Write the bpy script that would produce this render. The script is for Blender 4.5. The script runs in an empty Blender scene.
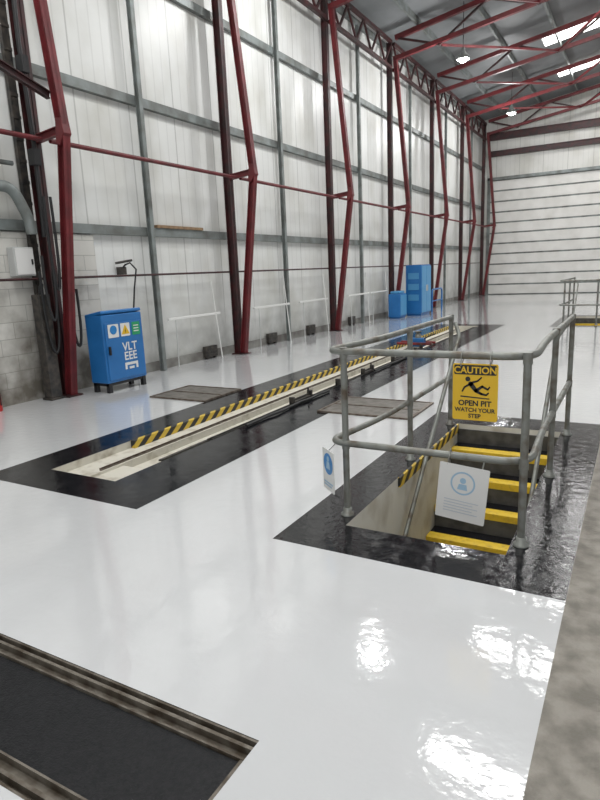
import bpy, math, random
from mathutils import Vector, Matrix
random.seed(4)
scene=bpy.context.scene
COL=scene.collection
try:
    scene.view_settings.view_transform='Standard'
except Exception: pass

# ------------------------------------------------------------ camera
cam_d=bpy.data.cameras.new('camera'); cam=bpy.data.objects.new('camera',cam_d); COL.objects.link(cam)
X=Vector((.8714,-.0675,.4859)); Y=Vector((.4886,.2055,-.8480))
X.normalize(); Y=(Y-X*Y.dot(X)).normalized(); Z=X.cross(Y)
m=Matrix((X,Y,Z)).to_4x4(); m.translation=Vector((0,0,1.6)); cam.matrix_world=m
cam_d.sensor_fit='VERTICAL'; cam_d.sensor_height=24; cam_d.lens=24*590/800
cam_d.clip_end=200; scene.camera=cam

# ------------------------------------------------------------ materials
def N(nt,t,**k):
    n=nt.nodes.new(t)
    for a,b in k.items(): setattr(n,a,b)
    return n
def mat(name,c,rough=.5,metal=0,c2=None,scale=4,rough2=None,bump=0,bscale=40,emit=0,coat=0,thr=(.35,.65),spec=.5):
    M=bpy.data.materials.new(name); M.use_nodes=True; nt=M.node_tree; b=nt.nodes['Principled BSDF']
    b.inputs['Base Color'].default_value=(*c,1); b.inputs['Roughness'].default_value=rough; b.inputs['Metallic'].default_value=metal
    b.inputs['Coat Weight'].default_value=coat; b.inputs['Coat Roughness'].default_value=.04
    b.inputs['Specular IOR Level'].default_value=spec
    tc=N(nt,'ShaderNodeTexCoord')
    if c2 or rough2 is not None:
        no=N(nt,'ShaderNodeTexNoise'); no.inputs['Scale'].default_value=scale; no.inputs['Detail'].default_value=6
        nt.links.new(tc.outputs['Object'],no.inputs['Vector'])
        if c2:
            r=N(nt,'ShaderNodeValToRGB'); r.color_ramp.elements[0].position=thr[0]; r.color_ramp.elements[1].position=thr[1]
            r.color_ramp.elements[0].color=(*c,1); r.color_ramp.elements[1].color=(*c2,1)
            nt.links.new(no.outputs['Fac'],r.inputs[0]); nt.links.new(r.outputs[0],b.inputs['Base Color'])
        if rough2 is not None:
            mr=N(nt,'ShaderNodeMapRange'); mr.inputs[1].default_value=.35; mr.inputs[2].default_value=.65
            mr.inputs[3].default_value=rough; mr.inputs[4].default_value=rough2
            nt.links.new(no.outputs['Fac'],mr.inputs[0]); nt.links.new(mr.outputs[0],b.inputs['Roughness'])
    if bump:
        n2=N(nt,'ShaderNodeTexNoise'); n2.inputs['Scale'].default_value=bscale; n2.inputs['Detail'].default_value=3
        nt.links.new(tc.outputs['Object'],n2.inputs['Vector'])
        bp=N(nt,'ShaderNodeBump'); bp.inputs['Strength'].default_value=bump; bp.inputs['Distance'].default_value=.01
        nt.links.new(n2.outputs['Fac'],bp.inputs['Height']); nt.links.new(bp.outputs[0],b.inputs['Normal'])
        if coat: nt.links.new(bp.outputs[0],b.inputs['Coat Normal'])
    if emit:
        b.inputs['Emission Color'].default_value=(*c,1); b.inputs['Emission Strength'].default_value=emit
    return M
def math_n(nt,op,a,b=None):
    n=N(nt,'ShaderNodeMath',operation=op)
    for i,v in enumerate((a,b)):
        if v is None: continue
        if isinstance(v,(int,float)): n.inputs[i].default_value=v
        else: nt.links.new(v,n.inputs[i])
    return n.outputs[0]
def hazard():
    M=mat('hazard_paint',(.75,.5,.03),.45); nt=M.node_tree; b=nt.nodes['Principled BSDF']
    tc=N(nt,'ShaderNodeTexCoord'); s=N(nt,'ShaderNodeSeparateXYZ'); nt.links.new(tc.outputs['Object'],s.inputs[0])
    a=math_n(nt,'ADD',s.outputs[1],math_n(nt,'MULTIPLY',s.outputs[0],1.2)); a=math_n(nt,'SUBTRACT',a,math_n(nt,'MULTIPLY',s.outputs[2],1.4))
    a=math_n(nt,'ADD',a,5.0)
    a=math_n(nt,'FRACT',math_n(nt,'DIVIDE',a,.20)); a=math_n(nt,'GREATER_THAN',a,.5)
    mx=N(nt,'ShaderNodeMixRGB'); mx.inputs[1].default_value=(.62,.43,.05,1); mx.inputs[2].default_value=(.02,.02,.02,1)
    nt.links.new(a,mx.inputs[0]); nt.links.new(mx.outputs[0],b.inputs['Base Color']); return M
def sheet(name,axis,c=(.72,.73,.71)):
    M=mat(name,c,.4); nt=M.node_tree; b=nt.nodes['Principled BSDF']
    tc=N(nt,'ShaderNodeTexCoord'); s=N(nt,'ShaderNodeSeparateXYZ'); nt.links.new(tc.outputs['Object'],s.inputs[0])
    u=s.outputs[axis]
    seam=math_n(nt,'GREATER_THAN',math_n(nt,'FRACT',math_n(nt,'DIVIDE',u,1.1)),.975)
    rib=math_n(nt,'FRACT',math_n(nt,'DIVIDE',u,.22)); rib=math_n(nt,'GREATER_THAN',rib,.88)
    mp=N(nt,'ShaderNodeMapping'); mp.inputs['Scale'].default_value=(1.2,1.2,.8); nt.links.new(tc.outputs['Object'],mp.inputs[0])
    no=N(nt,'ShaderNodeTexNoise'); no.inputs['Scale'].default_value=.9; no.inputs['Detail'].default_value=8; nt.links.new(mp.outputs[0],no.inputs['Vector'])
    r=N(nt,'ShaderNodeValToRGB'); e=r.color_ramp.elements
    e[0].position=.30; e[0].color=(c[0]*.80,c[1]*.79,c[2]*.755,1); e[1].position=.55; e[1].color=(*c,1)
    nt.links.new(no.outputs['Fac'],r.inputs[0])
    low=N(nt,'ShaderNodeMapRange'); low.inputs[1].default_value=0; low.inputs[2].default_value=1.5; low.inputs[3].default_value=.7; low.inputs[4].default_value=0
    nt.links.new(s.outputs[2],low.inputs[0])
    n3=N(nt,'ShaderNodeTexNoise'); n3.inputs['Scale'].default_value=3; n3.inputs['Detail'].default_value=6; nt.links.new(tc.outputs['Object'],n3.inputs['Vector'])
    lowf=math_n(nt,'MULTIPLY',low.outputs[0],math_n(nt,'MULTIPLY',n3.outputs['Fac'],1.6))
    f=math_n(nt,'MAXIMUM',math_n(nt,'MULTIPLY',seam,.42),math_n(nt,'MULTIPLY',rib,.13)); f=math_n(nt,'MAXIMUM',f,lowf)
    mx=N(nt,'ShaderNodeMixRGB'); mx.inputs[2].default_value=(.17,.17,.155,1)
    nt.links.new(f,mx.inputs[0]); nt.links.new(r.outputs[0],mx.inputs[1]); nt.links.new(mx.outputs[0],b.inputs['Base Color'])
    return M
def blocks():
    M=mat('painted_blockwork',(.5,.5,.48),.8); nt=M.node_tree; b=nt.nodes['Principled BSDF']
    tc=N(nt,'ShaderNodeTexCoord'); s=N(nt,'ShaderNodeSeparateXYZ'); nt.links.new(tc.outputs['Object'],s.inputs[0])
    cb=N(nt,'ShaderNodeCombineXYZ'); nt.links.new(s.outputs[1],cb.inputs[0]); nt.links.new(s.outputs[2],cb.inputs[1])
    br=N(nt,'ShaderNodeTexBrick'); br.inputs['Scale'].default_value=1; br.inputs['Brick Width'].default_value=.44; br.inputs['Row Height'].default_value=.22
    br.inputs['Mortar Size'].default_value=.005; br.inputs['Color1'].default_value=(.62,.61,.57,1); br.inputs['Color2'].default_value=(.55,.54,.50,1); br.inputs['Mortar'].default_value=(.36,.36,.33,1)
    nt.links.new(cb.outputs[0],br.inputs['Vector'])
    no=N(nt,'ShaderNodeTexNoise'); no.inputs['Scale'].default_value=2.2; no.inputs['Detail'].default_value=8; nt.links.new(tc.outputs['Object'],no.inputs['Vector'])
    low=N(nt,'ShaderNodeMapRange'); low.inputs[1].default_value=0; low.inputs[2].default_value=1.6; low.inputs[3].default_value=.6; low.inputs[4].default_value=-.1
    nt.links.new(s.outputs[2],low.inputs[0])
    f=math_n(nt,'ADD',low.outputs[0],math_n(nt,'MULTIPLY',math_n(nt,'SUBTRACT',no.outputs['Fac'],.46),2.8)); f.node.use_clamp=True
    mx=N(nt,'ShaderNodeMixRGB'); mx.inputs[2].default_value=(.15,.135,.11,1); nt.links.new(f,mx.inputs[0]); nt.links.new(br.outputs[0],mx.inputs[1])
    nt.links.new(mx.outputs[0],b.inputs['Base Color']); return M

WHITE=mat('white_epoxy',(.625,.635,.643),.05,c2=(.59,.60,.607),scale=.8,rough2=.10,bump=.15,bscale=12,coat=.7)
BLACK=mat('black_epoxy',(.006,.006,.008),.08,c2=(.012,.012,.014),scale=6,rough2=.20,bump=.10,bscale=14,spec=.35)
BWET=mat('wet_black_epoxy',(.006,.006,.008),.04,c2=(.03,.028,.026),scale=14,rough2=.20,bump=.25,bscale=18,spec=.55,thr=(.58,.75))
CONC=mat('bare_concrete',(.15,.137,.115),.6,c2=(.30,.28,.245),scale=9,rough2=.85,bump=.5,bscale=70,thr=(.34,.64))
CREAM=mat('cream_pit_paint',(.60,.575,.50),.6,c2=(.34,.30,.23),scale=7,thr=(.52,.76))
WPIT=mat('white_pit_paint',(.64,.63,.58),.6,c2=(.42,.39,.33),scale=4,thr=(.5,.78))
RISER=mat('dark_riser_paint',(.10,.098,.09),.6,c2=(.05,.048,.045),scale=9)  # dark grey with darker mottling, for the stair risers
DARK=mat('oily_dark_steel',(.02,.02,.02),.5,c2=(.07,.06,.05),scale=12)
RUSTY=mat('rusty_steel',(.22,.19,.16),.5,.6,c2=(.10,.07,.05),scale=14)
FRAME=mat('worn_channel_steel',(.20,.18,.15),.5,.3,c2=(.075,.058,.04),scale=14)
GALV=mat('galvanised_steel',(.24,.25,.23),.5,.5,c2=(.12,.095,.07),scale=9,thr=(.46,.70))
RED=mat('red_oxide_paint',(.155,.016,.020),.5,c2=(.09,.012,.014),scale=4)
DRED=mat('dark_red_oxide',(.060,.012,.013),.5,c2=(.022,.011,.011),scale=5)
GREY=mat('grey_galvanised_rail',(.24,.27,.265),.5,.2,c2=(.13,.135,.125),scale=3)
BLUE=mat('blue_enamel',(.015,.13,.36),.35,c2=(.02,.155,.42),scale=3)
LBLUE=mat('pale_blue_enamel',(.07,.27,.50),.4)
PWHITE=mat('white_plastic',(.70,.70,.68),.4)
PWG=mat('off_white_paint',(.5,.51,.5),.5)
YEL=mat('yellow_sign',(.72,.45,.02),.4)
NYEL=mat('yellow_nosing_paint',(.70,.48,.03),.5,c2=(.42,.28,.04),scale=20,thr=(.5,.8))
BLK=mat('black_print',(.012,.012,.012),.4)
SIGNBLUE=mat('sign_blue',(.02,.20,.50),.4)
GREEN=mat('sign_green',(.02,.30,.12),.4)
RUB=mat('black_rubber',(.012,.012,.013),.5)
WOOD=mat('old_timber',(.30,.20,.11),.7,c2=(.18,.11,.06),scale=8)
CHK=mat('worn_plate_steel',(.20,.185,.165),.45,.3,c2=(.11,.10,.085),scale=10,bump=.4,bscale=50)
EXT=mat('extinguisher_red',(.5,.02,.02),.3)
JRED=mat('jack_red',(.26,.02,.02),.5,c2=(.08,.02,.02),scale=8)
ROOF=mat('roof_sheet',(.15,.16,.165),.6,c2=(.20,.21,.215),scale=1)
SKY=mat('skylight_glass',(1,1,.98),.3,emit=6)
BULB=mat('lamp_glow',(1,1,.97),.3,emit=40)
HAZ=hazard(); SHX=sheet('wall_cladding',1); SHY=sheet('gable_cladding',0,(.62,.62,.59)); BRK=blocks()
DOORW=mat('white_door_panel',(.70,.69,.665),.4,c2=(.60,.59,.56),scale=1.5)

# ------------------------------------------------------------ mesh builder
class MB:
    def __init__(s): s.v=[];s.f=[];s.m=[];s.s=[]
    def _add(s,vs,fs,m=0,sm=False):
        o=len(s.v); s.v+=[tuple(v) for v in vs]
        for f in fs: s.f.append(tuple(i+o for i in f)); s.m.append(m); s.s.append(sm)
    def box(s,x0,x1,y0,y1,z0,z1,m=0):
        vs=[(x,y,z) for x in(x0,x1) for y in(y0,y1) for z in(z0,z1)]
        s._add(vs,[(0,1,3,2),(4,6,7,5),(0,4,5,1),(2,3,7,6),(0,2,6,4),(1,5,7,3)],m); return s
    def obox(s,p,q,w,h,up=(0,0,1),m=0,ow=0,oh=0):
        p=Vector(p);q=Vector(q);d=(q-p).normalized();up=Vector(up)
        a=d.cross(up)
        if a.length<1e-4: a=d.cross(Vector((0,1,0)))
        a.normalize(); b=a.cross(d)
        vs=[]
        for c in(p,q):
            for i in(-1,1):
                for j in(-1,1): vs.append(c+a*(ow+i*w/2)+b*(oh+j*h/2))
        s._add(vs,[(0,1,3,2),(4,6,7,5),(0,4,5,1),(2,3,7,6),(0,2,6,4),(1,5,7,3)],m); return s
    def ibeam(s,p,q,w,h,t=.014,up=(0,0,1),m=0):
        s.obox(p,q,t,h,up,m); s.obox(p,q,w,t,up,m,0,h/2-t/2); s.obox(p,q,w,t,up,m,0,-h/2+t/2); return s
    def tube(s,pts,r,m=0,n=10,cap=True):
        pts=[Vector(p) for p in pts]; rings=[]; prev=None
        for i,p in enumerate(pts):
            d=((pts[min(i+1,len(pts)-1)]-p).normalized()+(p-pts[max(i-1,0)]).normalized()).normalized()
            if prev is None:
                a=d.cross(Vector((0,0,1)))
                if a.length<1e-3: a=d.cross(Vector((1,0,0)))
            else: a=prev-d*prev.dot(d)
            a.normalize(); prev=a; b=d.cross(a)
            rr=r[i] if isinstance(r,(list,tuple)) else r
            rings.append([p+(a*math.cos(2*math.pi*k/n)+b*math.sin(2*math.pi*k/n))*rr for k in range(n)])
        vs=[v for R in rings for v in R]; fs=[]
        for i in range(len(pts)-1):
            for k in range(n): fs.append((i*n+k,i*n+(k+1)%n,(i+1)*n+(k+1)%n,(i+1)*n+k))
        s._add(vs,fs,m,True)
        if cap:
            s._add(rings[0],[tuple(range(n))[::-1]],m); s._add(rings[-1],[tuple(range(n))],m)
        return s
    def lathe(s,prof,c=(0,0,0),m=0,n=20):
        return s.tube([(c[0],c[1],c[2]+z) for r,z in prof],[max(r,1e-4) for r,z in prof],m,n)
    def poly(s,pts,th,m=0):
        k=len(pts); vs=[(x,0,z) for x,z in pts]+[(x,-th,z) for x,z in pts]
        s._add(vs,[tuple(range(k)),tuple(range(2*k-1,k-1,-1))]+[(i,(i+1)%k,k+(i+1)%k,k+i) for i in range(k)],m); return s
def fillet(pts,r,n=8):
    pts=[Vector(p) for p in pts]; out=[pts[0]]
    for i in range(1,len(pts)-1):
        a=(pts[i-1]-pts[i]).normalized(); b=(pts[i+1]-pts[i]).normalized()
        ri=r[i-1] if isinstance(r,(list,tuple)) else r
        p0=pts[i]+a*ri; p1=pts[i]+b*ri
        for k in range(n+1):
            t=k/n; out.append(p0*(1-t)**2+pts[i]*2*t*(1-t)+p1*t*t)
    out.append(pts[-1]); return out
def mk(name,mb,mats,parent=None,loc=(0,0,0),label=None,cat=None,kind=None,bevel=0,group=None,rot=None):
    me=bpy.data.meshes.new(name); me.from_pydata(mb.v,[],mb.f)
    if not isinstance(mats,(list,tuple)): mats=[mats]
    for a in mats: me.materials.append(a)
    for p,i,sm in zip(me.polygons,mb.m,mb.s): p.material_index=i; p.use_smooth=sm
    import bmesh
    bm=bmesh.new(); bm.from_mesh(me); bmesh.ops.recalc_face_normals(bm,faces=bm.faces); bm.to_mesh(me); bm.free()
    o=bpy.data.objects.new(name,me); COL.objects.link(o); o.location=loc
    if rot: o.rotation_euler=rot
    if parent: o.parent=parent
    if label: o['label']=label
    if cat: o['category']=cat
    if kind: o['kind']=kind
    if group: o['group']=group
    if bevel:
        b=o.modifiers.new('bevel','BEVEL'); b.width=bevel; b.segments=2; b.limit_method='ANGLE'
    return o
def thing(name,label,cat,loc=(0,0,0),group=None,rot=None):
    e=bpy.data.objects.new(name,None); COL.objects.link(e); e.location=loc; e.empty_display_size=.1
    e['label']=label; e['category']=cat
    if group: e['group']=group
    if rot: e.rotation_euler=rot
    return e
def clone(src,loc,label=None,rot=None):
    c=src.copy(); COL.objects.link(c); c.location=loc
    if label: c['label']=label
    if rot: c.rotation_euler=rot
    def kids(a,b):
        for k in a.children:
            if k is b: continue
            kc=k.copy(); COL.objects.link(kc); kc.parent=b; kc.matrix_parent_inverse=k.matrix_parent_inverse.copy(); kids(k,kc)
    kids(src,c); return c
def text(s,size,mt,parent,loc,rot=(math.pi/2,0,0),align='CENTER',ext=.0006,name='lettering',bold=0):
    cu=bpy.data.curves.new('t','FONT'); cu.body=s; cu.size=size; cu.align_x=align; cu.extrude=ext; cu.offset=bold
    t=bpy.data.objects.new('t',cu); COL.objects.link(t); bpy.context.view_layer.update()
    dg=bpy.context.evaluated_depsgraph_get(); me=bpy.data.meshes.new_from_object(t.evaluated_get(dg))
    bpy.data.objects.remove(t); me.materials.clear(); me.materials.append(mt)
    o=bpy.data.objects.new(name,me); COL.objects.link(o); o.parent=parent; o.location=loc; o.rotation_euler=rot; return o

WX=-7.35; BY=32.5
PITCH=.16
def roofz(x): return 8.6+PITCH*(x-WX) if x<3 else 8.6+PITCH*(3-WX)-PITCH*(x-3)
OX0,OX1,OY0,OY1=-1.53,-.545,3.19,5.93

# ------------------------------------------------------------ floor
SY0,SY1=.90,1.44
xs=sorted({WX-.3,-5.0,-4.8,-4.38,-3.6,-3.0,-1.86,OX0,-1.05,OX1,-.2,14.0})
ys=sorted({-6.0,SY0,SY1,2.83,3.2,OY0,OY1,6.35,16.0,16.4,15.83,OY0+13,OY1+13,19.35,BY+.3})
def inr(x,y,a,b,c,d): return a<x<b and c<y<d
def cls(x,y):
    if inr(x,y,-5,-1.05,SY0,SY1): return None
    if inr(x,y,-4.38,-3.6,3.2,16.0): return None
    if inr(x,y,-4.8,-3.0,2.83,16.4): return 1
    for d in(0,13):
        if inr(x,y,OX0,OX1,OY0+d,OY1+d): return None
        if inr(x,y,-1.86,-.2,2.83+d,6.35+d): return 3
    return 2 if x>-.2 else 0
mb=MB()
for i in range(len(xs)-1):
    for j in range(len(ys)-1):
        c=cls((xs[i]+xs[i+1])/2,(ys[j]+ys[j+1])/2)
        if c is None: continue
        mb._add([(xs[i],ys[j],0),(xs[i+1],ys[j],0),(xs[i+1],ys[j+1],0),(xs[i],ys[j+1],0)],[(0,1,2,3)],c)
mk('floor',mb,[WHITE,BLACK,CONC,BWET],kind='structure')

# ------------------------------------------------------------ walls, ceiling
mb=MB(); mb.box(WX-.2,WX,-6,BY,0,8.6); mk('wall_side',mb,SHX,kind='structure')
mb=MB(); mb.box(WX,WX+.06,-6,6.6,0,2.28); mk('wall_blockwork',mb,BRK,kind='structure')
mb=MB(); mb.box(WX,-6.95,BY,BY+.2,0,8.7); mb.box(-6.95,5.2,BY,BY+.2,5.72,10.4); mb.box(5.2,14,BY,BY+.2,0,10.4)
mk('wall_gable',mb,SHY,kind='structure')
mb=MB()
for x0,x1 in((WX-.2,3),(3,14)):
    vs=[(x0,-6,roofz(x0)),(x1,-6,roofz(x1)),(x1,BY+.2,roofz(x1)),(x0,BY+.2,roofz(x0))]
    vs+=[(a,b,c+.08) for a,b,c in vs]
    mb._add(vs,[(0,1,2,3),(7,6,5,4),(0,4,5,1),(1,5,6,2),(2,6,7,3),(3,7,4,0)])
mk('ceiling',mb,ROOF,kind='structure')
mb=MB(); n=11; h=5.7/n
for i in range(n):
    mb.box(-6.9,5.15,BY+.02,BY+.10,i*h+.035,(i+1)*h-.035,0)
    mb.box(-6.9,5.15,BY+.05,BY+.10,(i+1)*h-.035,(i+1)*h+.035,1)
mb.box(-6.9,5.15,BY+.05,BY+.10,0,.035,1)
mk('door_1',mb,[DOORW,GREY],kind='structure',bevel=.01)
mb=MB(); mb.box(-7.02,-6.88,BY-.1,BY+.02,0,5.8); mb.box(-7.02,5.3,BY-.1,BY+.02,5.7,5.84); mk('trim_1',mb,GREY,kind='structure')
gi=1
for z,hh in((2.3,.14),(4.34,.14),(6.25,.14),(8.2,.16)):
    mb=MB(); mb.box(WX,WX+.09,-6,BY,z,z+hh); gi+=1; mk('trim_%d'%gi,mb,GREY,kind='structure')
mb=MB(); mb.box(WX,WX+.03,6.6,BY,0,.16); mk('baseboard_side',mb,mat('grey_kerb',(.25,.25,.23),.7,c2=(.13,.12,.11),scale=3),kind='structure')
for x in(-6.2,-4.6,-3.0,-1.4,.2,1.8):
    mb=MB(); z=roofz(x); mb.box(x-.03,x+.03,-6,BY,z-.2,z-.005); gi+=1; mk('trim_%d'%gi,mb,GREY,kind='structure')
for z,hh in((6.95,.26),(7.75,.34)):
    mb=MB(); mb.ibeam((0,0,0),(12.2,0,0),.12,hh,.03,up=(0,0,1)); mk('gable_beam',mb,DRED,loc=(-7.0,BY-.14,z),label='dark red steel beam running across above the roller door',cat='beam',group='gable beams')

FR=[1.2,5.6,9.95,14.4,18.8,23.2,27.6,31.8]
mb=MB(); mb.ibeam((0,0,0),(0,0,8.15),.08,.09,.012,up=(1,0,0))
src=None
for i in range(len(FR)-1):
    y=(FR[i]+FR[i+1])/2
    if src is None: src=mk('sheeting_post',mb,GREY,loc=(WX+.15,y,0),label='slim grey galvanised post standing against the white wall',cat='post',group='grey wall posts')
    else: clone(src,(WX+.15,y,0))

# ------------------------------------------------------------ red columns
root=thing('steel_column','red painted cranked steel column standing beside the clad wall','column',(-7.0,FR[0],0),group='red wall columns')
mb=MB(); mb.ibeam((-.1,0,0),(-.1,0,8.3),.12,.15,.014,up=(1,0,0)); mb.box(-.2,.12,-.12,.12,0,.02); mk('upright',mb,DRED,root)
mb=MB(); mb.ibeam((.02,0,.02),(.5,0,3.5),.11,.12,.014,up=(1,0,0)); mk('inner_leg',mb,RED,root)
mb=MB(); mb.ibeam((.5,0,3.46),(.08,0,7.9),.11,.12,.014,up=(1,0,0)); mk('inner_leg',mb,RED,root)
mb=MB(); mb.ibeam((-.05,0,3.45),(.47,0,3.5),.08,.10,.012); mk('batten',mb,RED,root)
mb=MB(); mb.poly([(.40,3.34),(.46,3.30),(.57,3.44),(.54,3.62),(.44,3.64)],.13); mk('knee_plate',mb,RED,root,loc=(0,.065,0),bevel=.01)
for y in FR[1:]: clone(root,(-7.0,y,0))
for i in range(len(FR)-1):
    for nm,x,z,r,mt,lb,gr in(('tie_tube',-6.86,3.42,.032,RED,'thin red steel tie tube linking the wall columns','red tie tubes'),('tie_rod',-7.16,1.66,.018,DRED,'thin dark red tie rod running low along the wall','low tie rods')):
        mb=MB(); mb.tube([(0,.07,0),(0,FR[i+1]-FR[i]-.07,0)],r); mk(nm,mb,mt,loc=(x,FR[i],z),label=lb,cat='brace',group=gr)
mb=MB(); mb.ibeam((0,0,0),(0,-4.27,-3.3),.07,.09,.012); mk('diagonal_brace',mb,DRED,loc=(-7.1,5.53,6.6),label='dark red diagonal brace between the first wall columns',cat='brace')
mb=MB(); mb.ibeam((0,0,0),(0,-4.2,1.3),.07,.09,.012); mk('diagonal_brace',mb,DRED,loc=(-6.62,5.54,3.9),label='dark red diagonal brace rising from the column knee',cat='brace')
for i in range(len(FR)-1):
    y0,y1=FR[i],FR[i+1]
    g=thing('eave_girder','dark red lattice girder spanning the column tops below the eaves','girder',(-7.0,y0,7.55),group='eave lattice girders')
    mb=MB(); mb.obox((0,.1,.0),(0,y1-y0-.1,.0),.09,.09); mk('bottom_chord',mb,DRED,g)
    mb=MB(); mb.obox((0,.1,.72),(0,y1-y0-.1,.72),.09,.09); mk('top_chord',mb,DRED,g)
    mb=MB(); k=8; st=(y1-y0-.2)/k
    for j in range(k): mb.obox((0,.1+j*st,.03 if j%2 else .69),(0,.1+(j+1)*st,.69 if j%2 else .03),.05,.05)
    mk('lattice_web',mb,DRED,g)
for y in FR:
    g=thing('roof_truss','red lattice roof truss spanning from the wall column under the roof','truss',(-6.9,y,7.9),group='red roof trusses')
    def tz(x): return roofz(x-6.9)-7.9
    mb=MB(); mb.obox((0,0,tz(0)-.28),(9.9,0,tz(9.9)-.28),.12,.13); mb.obox((9.9,0,tz(9.9)-.28),(19,0,tz(19)-.28),.12,.13); mk('top_chord',mb,RED,g)
    lo=lambda x:tz(x)-.95
    mb=MB(); mb.obox((0,0,lo(0)+.1),(9.9,0,lo(9.9)),.11,.12); mb.obox((9.9,0,lo(9.9)),(19,0,lo(19)),.11,.12); mk('bottom_chord',mb,RED,g)
    mb=MB(); k=14; st=19/k
    for j in range(k):
        a,b=j*st,(j+1)*st
        p=(a,0,lo(a)) if j%2 else (a,0,tz(a)-.28); q=(b,0,tz(b)-.28) if j%2 else (b,0,lo(b))
        mb.obox(p,q,.06,.06)
    mk('lattice_web',mb,DRED,g)
for i in range(2,len(FR)-1):
    for x0,x1 in((-5.5,-2.8),(-.1,-2.8)):
        a=Vector((x0,FR[i]+.1,roofz(x0)-.95)); b=Vector((x1,FR[i+1]-.1,roofz(x1)-.95))
        mb=MB(); mb.obox((0,0,0),b-a,.06,.06); mk('roof_brace',mb,RED,loc=a,label='slender red diagonal brace between the roof trusses',cat='brace',group='roof braces')

# ------------------------------------------------------------ skylights + lamps
wi=0
for y in(-2.5,2.3,6.9,11.2,15.7,20.2,24.6,28.9):
    wi+=1; x0,x1=-3.5,1.6; hw=.38 if y<18 else .5
    mb=MB(); z0,z1=roofz(x0)-.02,roofz(x1)-.02
    mb._add([(x0,y-hw,z0),(x1,y-hw,z1),(x1,y+hw,z1),(x0,y+hw,z0)],[(0,1,2,3)])
    mb._add([(x0,y-hw,z0+.015),(x1,y-hw,z1+.015),(x1,y+hw,z1+.015),(x0,y+hw,z0+.015)],[(3,2,1,0)])
    mk('window_%d'%wi,mb,SKY,kind='structure')
    l=bpy.data.lights.new('skylight_light','AREA'); l.shape='RECTANGLE'; l.size=5.0; l.size_y=2*hw-.06; l.energy=200; l.color=(1,.995,.98)
    o=bpy.data.objects.new('skylight_light',l); COL.objects.link(o); o.location=(-.95,y,roofz(-.95)-.06); o.rotation_euler=(0,-math.atan(PITCH),0)
lamp=None
for (x,y) in((-4.9,4.0),(-4.9,11.5),(-4.9,19.0),(-4.9,26.6)):
    if lamp is None:
        lamp=thing('pendant_lamp','bright white high bay pendant lamp hanging from the roof','lamp',(x,y,7.45),group='high bay lamps')
        mb=MB(); mb.tube([(0,0,.3),(0,0,roofz(x)-7.45-.01)],.01,n=6); mk('cord',mb,RUB,lamp)
        mb=MB(); mb.lathe([(.05,.32),(.07,.22),(.09,.20),(.2,.03),(.21,0),(.19,0.01)]); mk('lamp_shade',mb,GREY,lamp)
        mb=MB(); mb.lathe([(.001,-.08),(.09,-.05),(.13,.0),(.12,.04)],n=16); mk('bulb',mb,BULB,lamp)
    else: clone(lamp,(x,y,7.45))
    l=bpy.data.lights.new('lamp_light','POINT'); l.energy=250; l.shadow_soft_size=.15
    o=bpy.data.objects.new('lamp_light',l); COL.objects.link(o); o.location=(x,y,7.25)
w=bpy.data.worlds.new('world'); scene.world=w; w.use_nodes=True
w.node_tree.nodes['Background'].inputs[0].default_value=(.97,.98,1,1); w.node_tree.nodes['Background'].inputs[1].default_value=.78

# ------------------------------------------------------------ long inspection pit
mb=MB(); D=-1.4
mb.box(-4.48,-4.38,3.1,16.1,D,-.002); mb.box(-3.6,-3.5,3.1,16.1,D,-.002)
mb.box(-4.38,-3.6,3.1,3.2,D,-.002); mb.box(-4.38,-3.6,16,16.1,D,-.002)
mb.box(-4.38,-4.08,3.2,16,D,-.075); mb.box(-4.08,-3.93,4.5,16,D,-.15); mb.box(-3.66,-3.6,3.2,16,D,-.085)
mb.box(-4.08,-3.66,3.2,3.75,D,-.10); mb.box(-4.08,-3.93,3.75,4.5,D,-.15)
mb.box(-3.93,-3.66,3.75,16,D-.1,D)
mk('trim_100',mb,CREAM,kind='structure')  # walls, ledges and bottom of the long pit
mb=MB(); mb.box(0,.055,0,11.7,0,.078); mk('hazard_kerb',mb,HAZ,loc=(-4.379,4.15,-.074),label='thin yellow and black striped kerb edging the long inspection pit',cat='kerb')
mb=MB(); mb.box(-.012,.012,0,12.3,0,.008); mb.box(-.012,-.006,0,12.3,.008,.022); mk('jacking_rail',mb,RUSTY,loc=(-4.11,3.5,-.074),label='thin rust stained steel jacking rail along the pale pit ledge',cat='rail',group='pit jacking rails')
mb=MB(); mb.box(-.02,.02,0,11.8,0,.014); mk('jacking_rail',mb,DARK,loc=(-3.955,4.1,-.149),label='dark steel strip along the lower pale pit ledge',cat='rail',group='pit jacking rails')
mb=MB(); mb.box(-.03,.03,0,11.2,0,.010); mb.box(.018,.03,0,11.2,.010,.09); mb.box(-.04,-.025,0,11.2,.010,.085)
for k in range(36): mb.box(-.07,-.04,.1+k*.3,.16+k*.3,.03,.07); mb.box(-.025,.018,.1+k*.3,.16+k*.3,.010,.07)
mk('jacking_rail',mb,DARK,loc=(-3.635,4.5,-.0845),label='dark oily bracketed steel rail along the pit edge',cat='rail',group='pit jacking rails')
for y,k0 in((5.0,14),(8.6,20)):
    mb=MB(); pts=[(0,0,0)]
    for k in range(1,k0): pts.append((random.uniform(-.012,.012),k*.15,random.uniform(0,.006)))
    mb.tube(pts,.018,n=8); mk('pit_hose',mb,RUB,loc=(-3.54,y,.02),label='black oily hose lying along the pit edge',cat='hose',group='hoses on pit edge')
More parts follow.
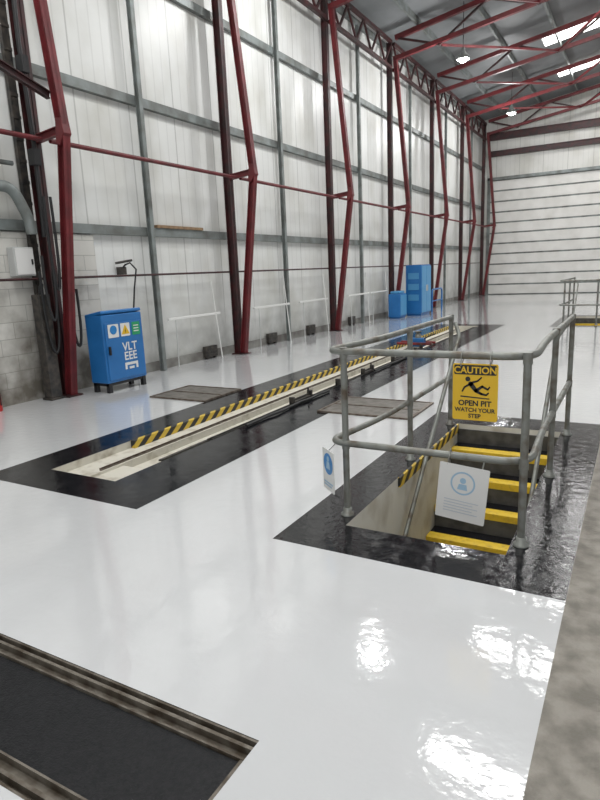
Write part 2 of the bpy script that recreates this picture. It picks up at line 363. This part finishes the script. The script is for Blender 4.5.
for y,l in((6.1,.5),(7.4,.3),(8.3,.4),(9.6,.6),(10.8,.4)):
    mb=MB(); mb.box(-.05,-.03,0,l,0,.05); mb.box(-.05,.01,0,.04,0,.09); mb.box(-.05,.01,l-.04,l,0,.09); mb.box(-.05,.01,0.04,l-.04,0,.03); mb.tube([(-.02,l-.06,.03),(-.02,l-.06,.13)],.012); mk('rail_carriage',mb,DARK,loc=(-3.60,y,.007),label='black greasy jack carriage part sitting on the pit edge',cat='machine part',group='pit carriages')
j=thing('pit_jack','red and blue pit jack straddling the inspection pit','jack',(-3.95,12.0,.008))
mb=MB(); mb.box(-.42,.33,-.16,-.1,0,.05); mk('crossbeam',mb,JRED,j,bevel=.01)
mb=MB(); mb.box(-.42,.33,.1,.16,0,.05); mk('crossbeam',mb,JRED,j,bevel=.01)
mb=MB(); mb.box(-.14,.14,-.09,.09,-.05,.13); mk('carriage',mb,BLUE,j,bevel=.015)
mb=MB(); mb.lathe([(.06,.131),(.06,.21),(.04,.21),(.04,.25),(.07,.25),(.07,.27)]); mk('ram',mb,GALV,j)
mb=MB(); mb.tube([(.12,0,.11),(.3,-.1,.20),(.42,-.2,.24)],.012); mk('handle',mb,RUB,j)

for (x0,x1,lab) in((-5.75,-4.80,'worn brown-grey steel plate let into the white floor by the pit'),(-3.15,-2.02,'worn brown-grey steel plate let into the black and white floor')):
    g=thing('brake_tester_plate',lab,'floor plate',((x0+x1)/2,6.3,0),group='brake tester plates'); wd=(x1-x0)/2
    mb=MB(); t=.03
    mb.box(-wd,wd,-.42,-.42+t,0,.02); mb.box(-wd,wd,.42-t,.42,0,.02); mb.box(-wd,-wd+t,-.42+t,.42-t,0,.02); mb.box(wd-t,wd,-.42+t,.42-t,0,.02); mb.box(-wd+t,wd-t,-.015,.015,0,.02)
    mk('frame',mb,RUSTY,g)
    for s in(-1,1):
        mb=MB(); a,b=sorted((s*.02,s*.385)); mb.box(-wd+t+.004,wd-t-.004,a,b,0.002,.014); mk('cover_plate',mb,CHK,g)

# ------------------------------------------------------------ near slot
mb=MB(); mb.box(-5.05,-1.05,SY0-.06,SY0,-.4,-.002); mb.box(-5.05,-1.05,SY1,SY1+.06,-.4,-.002); mb.box(-1.05,-1.0,SY0-.06,SY1+.06,-.4,-.002); mb.box(-5.05,-5,SY0,SY1,-.4,-.002); mb.box(-5,-1.05,SY0,SY1,-.45,-.04)
mk('trim_101',mb,DARK,kind='structure')  # side walls and base of the near slot
g=thing('slot_frame','worn rusty steel channel frame around the recessed black panel','steel frame',(-1.05,SY0,-.04))
def chan(x0,x1,y0,y1,nm,fl=0):
    mb=MB(); mb.box(x0,x1,y0,y1,0,.010)
    if x1-x0>y1-y0:
        for f,ww in((0,.008),(.52,.014),(.91,.009)):
            if fl: f=1-f-ww/(y1-y0)
            yy=y0+(y1-y0)*f; mb.box(x0,x1,yy,yy+ww,.010,.038)
    else: mb.box(x0,x1,y0,y1,.010,.038)
    mk(nm,mb,FRAME,g)
chan(-3.95,-.001,.446,.538,'frame_rail'); chan(-3.95,-.001,.002,.095,'frame_rail',1); chan(-.014,-.002,.097,.444,'frame_end')
mb=MB(); mb.box(-3.9,-.016,.099,.442,0,.026); mk('recessed_panel',mb,mat('black_grit',(.005,.006,.007),.5,c2=(.014,.014,.016),scale=60,bump=.3,bscale=120,spec=.25),loc=(-1.05,SY0,-.039),label='black gritty recessed floor panel inside the steel frame',cat='floor panel')

# ------------------------------------------------------------ stair pits
tn=101
def stairpit(d):
    global tn
    mb=MB(); D=-1.7; y0,y1=OY0+d,OY1+d
    mb.box(OX0-.1,OX0,y0-.1,y1+.1,D,-.002); mb.box(OX1,OX1+.1,y0-.1,y1+.1,D,-.002); mb.box(OX0,OX1,y1,y1+.1,D,-.002); mb.box(OX0,OX1,y0-.1,y0,D,-.002)
    mb.box(OX0-.1,OX1+.1,y0-.1,y1+.1,D-.1,D); tn+=1; mk('trim_%d'%tn,mb,WPIT,kind='structure')  # stair pit walls and floor, structural rather than trim
    s=thing('pit_stair','black pit staircase with broad yellow step edges','staircase',((OX0+OX1)/2,OY1+d,0),group='pit stairs')
    w=(OX1-OX0)/2-.005
    for k in range(1,8):
        z=-.2*k; ya=-.265*k
        mb=MB(); mb.box(-w,w,ya,ya+.262,z-.04,z); mk('tread',mb,BLACK,s)
        mb=MB(); mb.box(-w,w,ya-.02,ya+.10,z-.055,z+.006); mk('nosing',mb,NYEL,s)
        mb=MB(); mb.box(-w,w,ya+.25,ya+.262,z+.001,z+.145); mk('riser',mb,RISER,s)
stairpit(0); stairpit(13)
mb=MB(); mb.box(0,.02,0,1.75,0,.08); mk('hazard_kerb',mb,HAZ,loc=(OX0+.001,4.15,-.078),label='yellow and black striped edge of the stair opening',cat='kerb')

def guard(d,label,wr=.55,stair=True):
    g=thing('guard_rail',label,'railing',(-1.04,3.35+d,0),group='stair guard rails'); R=.022
    xl,xr=-.55,wr; L=2.51
    posts=[(x,y) for x in(xl,xr) for y in(0,1.27,L)]
    if wr>1: posts+=[(.2,0),(.95,0)]
    for x,y in posts:
        mb=MB(); mb.tube([(x,y,0),(x,y,1.1)],R,n=14); mk('post',mb,GALV,g)
        mb=MB(); mb.lathe([(.044,0),(.044,.012),(.029,.014),(.029,.05),(R,.052)],(x,y,0)); mk('base_flange',mb,GALV,g)
        for z in(.5,1.1):
            mb=MB(); mb.tube([(x,y,z-.04),(x,y,z+.024)],.026,n=14); mk('clamp',mb,GALV,g)
    for z,nm in((1.1,'top_rail'),(.5,'mid_rail')):
        f=fillet([(xl,L+.02,z),(xl-.02,.7,z),(xl-.12,-.01,z),(xr+.035,-.01,z),(xr+.0,.75,z),(xr,L+.02,z)],[.3,.13,.2,.3],10)
        mb=MB(); mb.tube(f,R,n=14); mk(nm,mb,GALV,g)
    for s,x in((1,xl+.04),(-1,.51)):
        x2=x+s*.07
        mb=MB(); mb.tube(fillet([(x,L,1.04),(x2,L-.1,.93),(x2,1.3,-.05),(x2,.75,-.55)],.05),.018,n=12); mk('handrail',mb,GALV,g)
    return g
guard(0,'galvanised tubular guard rail around the open stair pit, slightly rusty')
guard(13,'wider galvanised tubular guard rail around the further stair pit',1.7)

# ------------------------------------------------------------ signs
def circle(cx,cz,r,n=28): return [(cx+r*math.cos(2*math.pi*k/n),cz+r*math.sin(2*math.pi*k/n)) for k in range(n)]
def rrect(x0,x1,z0,z1,r,n=4):
    out=[]
    for cx,cz,a in((x1-r,z1-r,0),(x0+r,z1-r,90),(x0+r,z0+r,180),(x1-r,z0+r,270)):
        for k in range(n+1):
            t=math.radians(a+90*k/n); out.append((cx+r*math.cos(t),cz+r*math.sin(t)))
    return out
def limb(b,p,q,w0,w1,S):
    p=Vector(p);q=Vector(q);d=(q-p).normalized();nn=Vector((-d.y,d.x))
    b.poly([tuple(p+nn*w0/2),tuple(p-nn*w0/2),tuple(q-nn*w1/2),tuple(q+nn*w1/2)],S); b.poly(circle(p.x,p.y,w0/2,12),S); b.poly(circle(q.x,q.y,w1/2,12),S)
sg=thing('caution_sign','yellow and black caution sign hanging from the front guard rail','sign',(-.757,3.300,.735))
mb=MB(); mb.poly(rrect(-.125,.125,0,.325,.012),.003); mk('board',mb,YEL,sg)
mb=MB(); mb.poly(rrect(-.117,.117,.262,.317,.008),.0008); mk('header_panel',mb,BLK,sg,loc=(0,-.0031,0))
text('CAUTION',.052,YEL,sg,(0,-.0045,.271),bold=.0012)
text('OPEN PIT',.043,BLK,sg,(0,-.0035,.085),bold=.0014)
text('WATCH YOUR',.033,BLK,sg,(0,-.0035,.049),bold=.001)
text('STEP',.033,BLK,sg,(0,-.0035,.015),bold=.001)
mb=MB(); S=.0008
mb.poly(circle(-.040,.237,.014),S)
limb(mb,(-.024,.210),(.006,.172),.028,.022,S)
limb(mb,(-.020,.216),(.014,.228),.013,.010,S); limb(mb,(.014,.228),(.034,.248),.010,.008,S)
limb(mb,(-.028,.208),(-.058,.190),.013,.010,S); limb(mb,(-.058,.190),(-.070,.166),.010,.008,S)
limb(mb,(.008,.174),(.040,.198),.018,.014,S); limb(mb,(.040,.198),(.070,.182),.014,.010,S); limb(mb,(.070,.182),(.080,.196),.010,.008,S)
limb(mb,(.008,.170),(.034,.156),.018,.014,S); limb(mb,(.034,.156),(.062,.150),.014,.010,S); limb(mb,(.062,.150),(.074,.162),.010,.008,S)
mb.poly([(-.08,.133),(.08,.126),(.08,.132),(-.08,.141)],S)
mk('pictogram',mb,BLK,sg,loc=(0,-.0032,0))
for x in(-.08,.08):
    mb=MB(); mb.tube([(x,-.004,.31),(x,.0,.36),(x,.035,.392),(x,.068,.36),(x,.035,.325),(x,-.0,.31)],.003,n=6); mk('hanging_tie',mb,GALV,sg)
pn=thing('notice_board','white plastic notice with faded blue circle hanging from the middle rail','notice',(-.835,3.295,.115),rot=(0,math.radians(5),0))
mb=MB(); mb.poly(rrect(-.145,.145,0,.345,.008),.003); mk('board',mb,PWHITE,pn)
FB=mat('faded_blue_print',(.32,.48,.62),.5)
mb=MB(); c=circle(0,.235,.072,36); ci=circle(0,.235,.062,36)
mb._add([(x,0,z) for x,z in c]+[(x,0,z) for x,z in ci],[(i,(i+1)%36,36+(i+1)%36,36+i) for i in range(36)])
mb.poly(circle(0,.252,.018),.0006); mb.poly([(-.03,.195),(.03,.195),(.022,.230),(-.022,.230)],.0006)
mk('printed_circle',mb,FB,pn,loc=(0,-.0035,0))
mb=MB()
for i in range(5): mb.box(-.1,.1-.03*(i%2),-.0006,0,.12-i*.018,.126-i*.018)
mk('printed_lines',mb,mat('pale_grey_print',(.5,.54,.58),.5),pn,loc=(0,-.0035,0))
for x in(-.1,.1):
    mb=MB(); mb.tube([(x,-.002,.335),(x,.04,.415-x*.1),(x,.070,.38),(x,0.0,.335)],.003,n=6); mk('hanging_tie',mb,GALV,pn)
pn2=thing('round_notice','small blue and white notice hanging beside the corner post','notice',(-1.685,3.28,.18),rot=(0,0,math.radians(-40)))
mb=MB(); mb.poly(rrect(-.09,.09,0,.28,.008),.003); mk('board',mb,PWHITE,pn2)
for y,th in((-.0035,.0006),(.0010,.0006)):
    mb=MB(); mb.poly(circle(0,.185,.072),th); mk('printed_disc',mb,SIGNBLUE,pn2,loc=(0,y,0))
mb=MB(); mb.poly([(-.03,.15),(.03,.15),(.02,.20),(-.02,.20)],.0006); mb.poly(circle(0,.22,.018),.0006); mb.box(-.07,.07,-.0006,0,.05,.06); mb.box(-.07,.05,-.0006,0,.03,.04)
mk('printed_figure',mb,FB,pn2,loc=(0,-.0045,0))
mb=MB(); mb.tube([(0,0,.272),(.03,.04,.325)],.003,n=6); mk('hanging_tie',mb,GALV,pn2)

# ------------------------------------------------------------ blue cabinet
cb=thing('control_cabinet','blue steel control cabinet with safety stickers standing by the red column','cabinet',(-6.70,6.28,0))
mb=MB(); mb.box(-.17,.17,-.39,.39,.14,1.12); mb.obox((-.17,0,1.10),(.17,0,1.16),.78,.05,m=0); mk('body',mb,BLUE,cb,bevel=.015)
mb=MB(); mb.box(.171,.185,-.36,.36,.18,1.0); mk('door',mb,BLUE,cb,bevel=.006)
mb=MB()
for x in(-.13,.13):
    for y in(-.34,.34): mb.box(x-.03,x+.03,y-.03,y+.03,0,.14)
mb.box(-.15,.15,-.37,.37,.10,.14); mk('foot_frame',mb,RUB,cb)
def deco(name,mt,fn,parent,loc):
    mb=MB(); fn(mb); return mk(name,mb,mt,parent,loc=loc,rot=(0,0,math.pi/2))
deco('sticker',PWHITE,lambda b:b.poly(rrect(-.10,.10,0,.19,.01),.002),cb,(.187,-.21,.79))
deco('sticker',SIGNBLUE,lambda b:b.poly(circle(0,0,.065),.001),cb,(.190,-.21,.90))
deco('sticker',PWHITE,lambda b:b.poly(rrect(-.09,.09,0,.19,.01),.002),cb,(.187,.02,.79))
deco('sticker',YEL,lambda b:b.poly([(-.08,.02),(.08,.02),(0,.16)],.001),cb,(.190,.02,.80))
deco('sticker',BLK,lambda b:b.poly([(-.01,.03),(.015,.065),(0,.065),(.008,.11),(-.015,.06),(0,.06)],.0008),cb,(.1915,.02,.80))
deco('sticker',GREEN,lambda b:b.poly(rrect(-.08,.08,0,.19,.01),.002),cb,(.187,.235,.79))
deco('sticker',PWHITE,lambda b:(b.box(-.05,.05,-.001,0,.05,.065),b.box(-.05,.05,-.001,0,.09,.105),b.box(-.05,.05,-.001,0,.13,.145)),cb,(.190,.235,.79))
RR=(math.pi/2,0,math.pi/2)
text('VLT',.17,PWHITE,cb,(.187,.08,.58),rot=RR,bold=.003)
text('EEE',.17,PWHITE,cb,(.187,.08,.44),rot=RR,bold=.003)
deco('emblem',PWHITE,lambda b:(b.box(-.13,.13,-.001,0,.06,.10),b.box(-.13,-.09,-.001,0,.0,.06),b.box(.09,.13,-.001,0,.0,.06),b.box(-.05,.05,-.001,0,0,.035)),cb,(.188,.08,.30))
deco('handle',RUB,lambda b:b.box(-.012,.012,-.03,0,0,.12),cb,(.188,-.32,.55))
il=thing('air_hose','dark air hose hanging on the wall above the blue cabinet','hose',(WX+.1,7.1,0))
mb=MB(); mb.tube([(.2,-.1,.02),(.17,-.05,.6),(0.15,0,1.13),(.17,.04,1.45),(.2,.09,1.75),(.12,.05,1.86),(.06,.0,1.83),(.0,-.02,1.77)],.014,n=8); mk('hose',mb,RUB,il)
mb=MB(); mb.box(-.09,.03,-.05,.05,1.68,1.80); mb.tube([(-.05,-.1,1.86),(.1,.12,1.9)],.02); mk('bracket',mb,DARK,il)

tc=thing('tall_cabinet','tall bright blue steel cabinet standing beside the far wall','cabinet',(-6.48,19.7,0))
mb=MB(); mb.box(-.27,.27,-.5,.5,.06,1.66); mb.box(-.25,.25,-.47,.47,0,.06); mk('body',mb,BLUE,tc,bevel=.02)
for s in(-1,1):
    mb=MB(); a,b=sorted((s*.01,s*.48)); mb.box(.271,.29,a,b,.10,1.62); d=mk('door',mb,LBLUE,tc,bevel=.006)
    mb=MB(); a,b=sorted((s*.04,s*.07)); mb.box(.291,.32,a,b,.8,1.0); mk('handle',mb,PWG,d)
for z in(.5,.85,1.2):
    mb=MB(); mb.box(-.18,.18,-.502-.012,-.502,z,z+.2); mk('side_panel',mb,LBLUE,tc)
mb=MB(); mb.tube(fillet([(0,0,0),(0,0,.8),(0,1.2,.8),(0,1.2,0)],.15),.03); mb.tube([(0,0,.4),(0,1.2,.4)],.02); mk('hoop_rail',mb,BLUE,loc=(-6.25,20.5,0),label='low blue tubular hoop rail beside the tall blue cabinet',cat='railing')
sc=thing('small_cabinet','small blue cabinet with pale top beside the tall one','cabinet',(-6.75,18.4,0))
mb=MB(); mb.box(-.2,.2,-.3,.3,.05,.78); mb.box(-.17,.17,-.27,.27,0,.05); mk('body',mb,BLUE,sc,bevel=.02)
mb=MB(); mb.box(-.15,.15,-.25,.25,.781,.86); mk('lid',mb,LBLUE,sc,bevel=.02)
mb=MB(); mb.box(.201,.215,-.27,.27,.1,.74); mk('door',mb,LBLUE,sc,bevel=.005)

eb=thing('electrical_box','white wall mounted electrical box on the blockwork','electrical box',(WX+.061,5.26,1.70))
mb=MB(); mb.box(0,.14,-.15,.15,0,.38); mk('body',mb,PWG,eb,bevel=.01)
mb=MB(); mb.box(.141,.155,-.135,.135,.02,.36); mk('door',mb,PWHITE,eb,bevel=.004)
mb=MB(); mb.box(.156,.17,.09,.11,.15,.22); mk('handle',mb,RUB,eb)
mb=MB(); mb.tube(fillet([(0,-4,.5),(0,-.1,.5),(0,.1,.1),(0,.1,-.08)],.14,8),.07,n=14)
mk('ventilation_pipe',mb,GREY,loc=(WX+.28,5.26,2.32),label='thick grey-green pipe bending down along the blockwork wall',cat='pipe')
mb=MB(); mb.tube([(0,-4,0),(0,.1,0)],.03,n=10); mk('conduit',mb,GREY,loc=(WX+.235,5.15,3.12),label='thin grey conduit along the wall above the electrical box',cat='pipe')
fe=thing('fire_extinguisher','small red fire extinguisher standing on the floor by the wall','fire extinguisher',(-7.14,4.54,0))
mb=MB(); mb.lathe([(.07,0),(.075,.01),(.075,.22),(.06,.26),(.02,.29)]); mk('cylinder_body',mb,EXT,fe)
mb=MB(); mb.lathe([(.02,.29),(.02,.32)]); mb.box(-.02,.07,-.012,.012,.32,.34); mk('valve',mb,RUB,fe)
mb=MB(); mb.tube([(0.03,0,.31),(.09,.02,.24),(.085,.02,.08)],.008); mk('nozzle_hose',mb,RUB,fe)
for i,(x,y,t,bm,wd) in enumerate(((-6.93,5.40,1.75,.65,.10),(-6.83,5.36,1.95,1.1,.07),(-6.86,5.74,1.5,.7,.06),(-6.80,5.46,2.7,1.5,.05))):
    mb=MB(); pts=[]
    for k in range(17):
        a=k/16; pts.append((.02*math.sin(a*6),wd*math.cos(math.pi*a),-(t-bm)*math.sin(math.pi*a)))
    mb.tube(pts,.019,n=8); mk('hanging_hose',mb,RUB,loc=(x,y,t),label='black hose looped and hanging on the red column',cat='hose',group='hoses on column')
mb=MB(); mb.box(-.03,.03,-.055,.055,0,7.2)
for k in range(26): mb.box(.03,.042,-.055,.055,.2+k*.27,.24+k*.27)
mk('cable_tray',mb,DARK,loc=(-7.237,5.48,0),label='dark oily cable tray climbing beside the red column',cat='cable tray')
q=thing('pump_unit','tall black grimy pump box standing beside the red column','equipment',(-7.08,5.36,0))
mb=MB(); mb.box(-.06,.10,-.09,.09,.03,1.45); mb.box(-.08,.12,-.11,.11,0,.03); mk('housing',mb,DARK,q,bevel=.01)
mb=MB(); mb.tube([(.02,0,1.45),(.02,0,1.54),(.02,.03,1.58)],.02); mk('pipe_stub',mb,RUB,q)
mb=MB(); mb.tube([(0,0,0),(.02,.01,1.2),(-.01,.0,2.4),(.01,.02,3.6),(0,0,5.2)],.03,n=8)
for k in range(4): mb.box(-.05,.07,-.05,.05,.9+k*1.1,1.1+k*1.1)
mk('riser_cable',mb,RUB,loc=(-6.95,5.46,2.2),label='thick black clamped cable rising up the red column',cat='cable')

mb=MB(); mb.box(0,.12,0,1.25,0,.05); mk('timber_plank',mb,WOOD,loc=(WX+.0,7.98,2.441),label='short brown timber plank resting on the grey wall rail',cat='plank',bevel=.005)
st=None
for y in(7.9,10.6,12.6,15.4,17.0):
    if st is None:
        st=thing('bar_stand','white leaning strut with a horizontal bar close to the wall','stand',(WX+.24,y,0),group='white wall stands')
        mb=MB(); mb.tube([(.05,1.42,.0),(-.01,1.30,1.5)],.012); mk('strut',mb,PWHITE,st)
        mb=MB(); mb.box(-.02,.02,0,1.5,.86,.905); mk('crossbar',mb,PWHITE,st,bevel=.008)
        mb=MB(); mb.tube([(0.03,.15,0),(0,.2,.86)],.010); mk('leg',mb,PWG,st)
    else: clone(st,(WX+.24,y,0))
for y in(9.05,11.35,13.25,15.8):
    mb=MB(); mb.box(0,.08,0,.36,0.04,.25); mb.box(0.01,.07,.03,.07,0,.04); mb.box(0.01,.07,.29,.33,0,.04)
    for k in range(3): mb.box(.08,.09,.03,.33,.07+k*.06,.10+k*.06)
    mk('louvred_heater',mb,DARK,loc=(WX+.031,y,0),label='small dark louvred heater box low on the wall',cat='heater',group='low wall heaters')
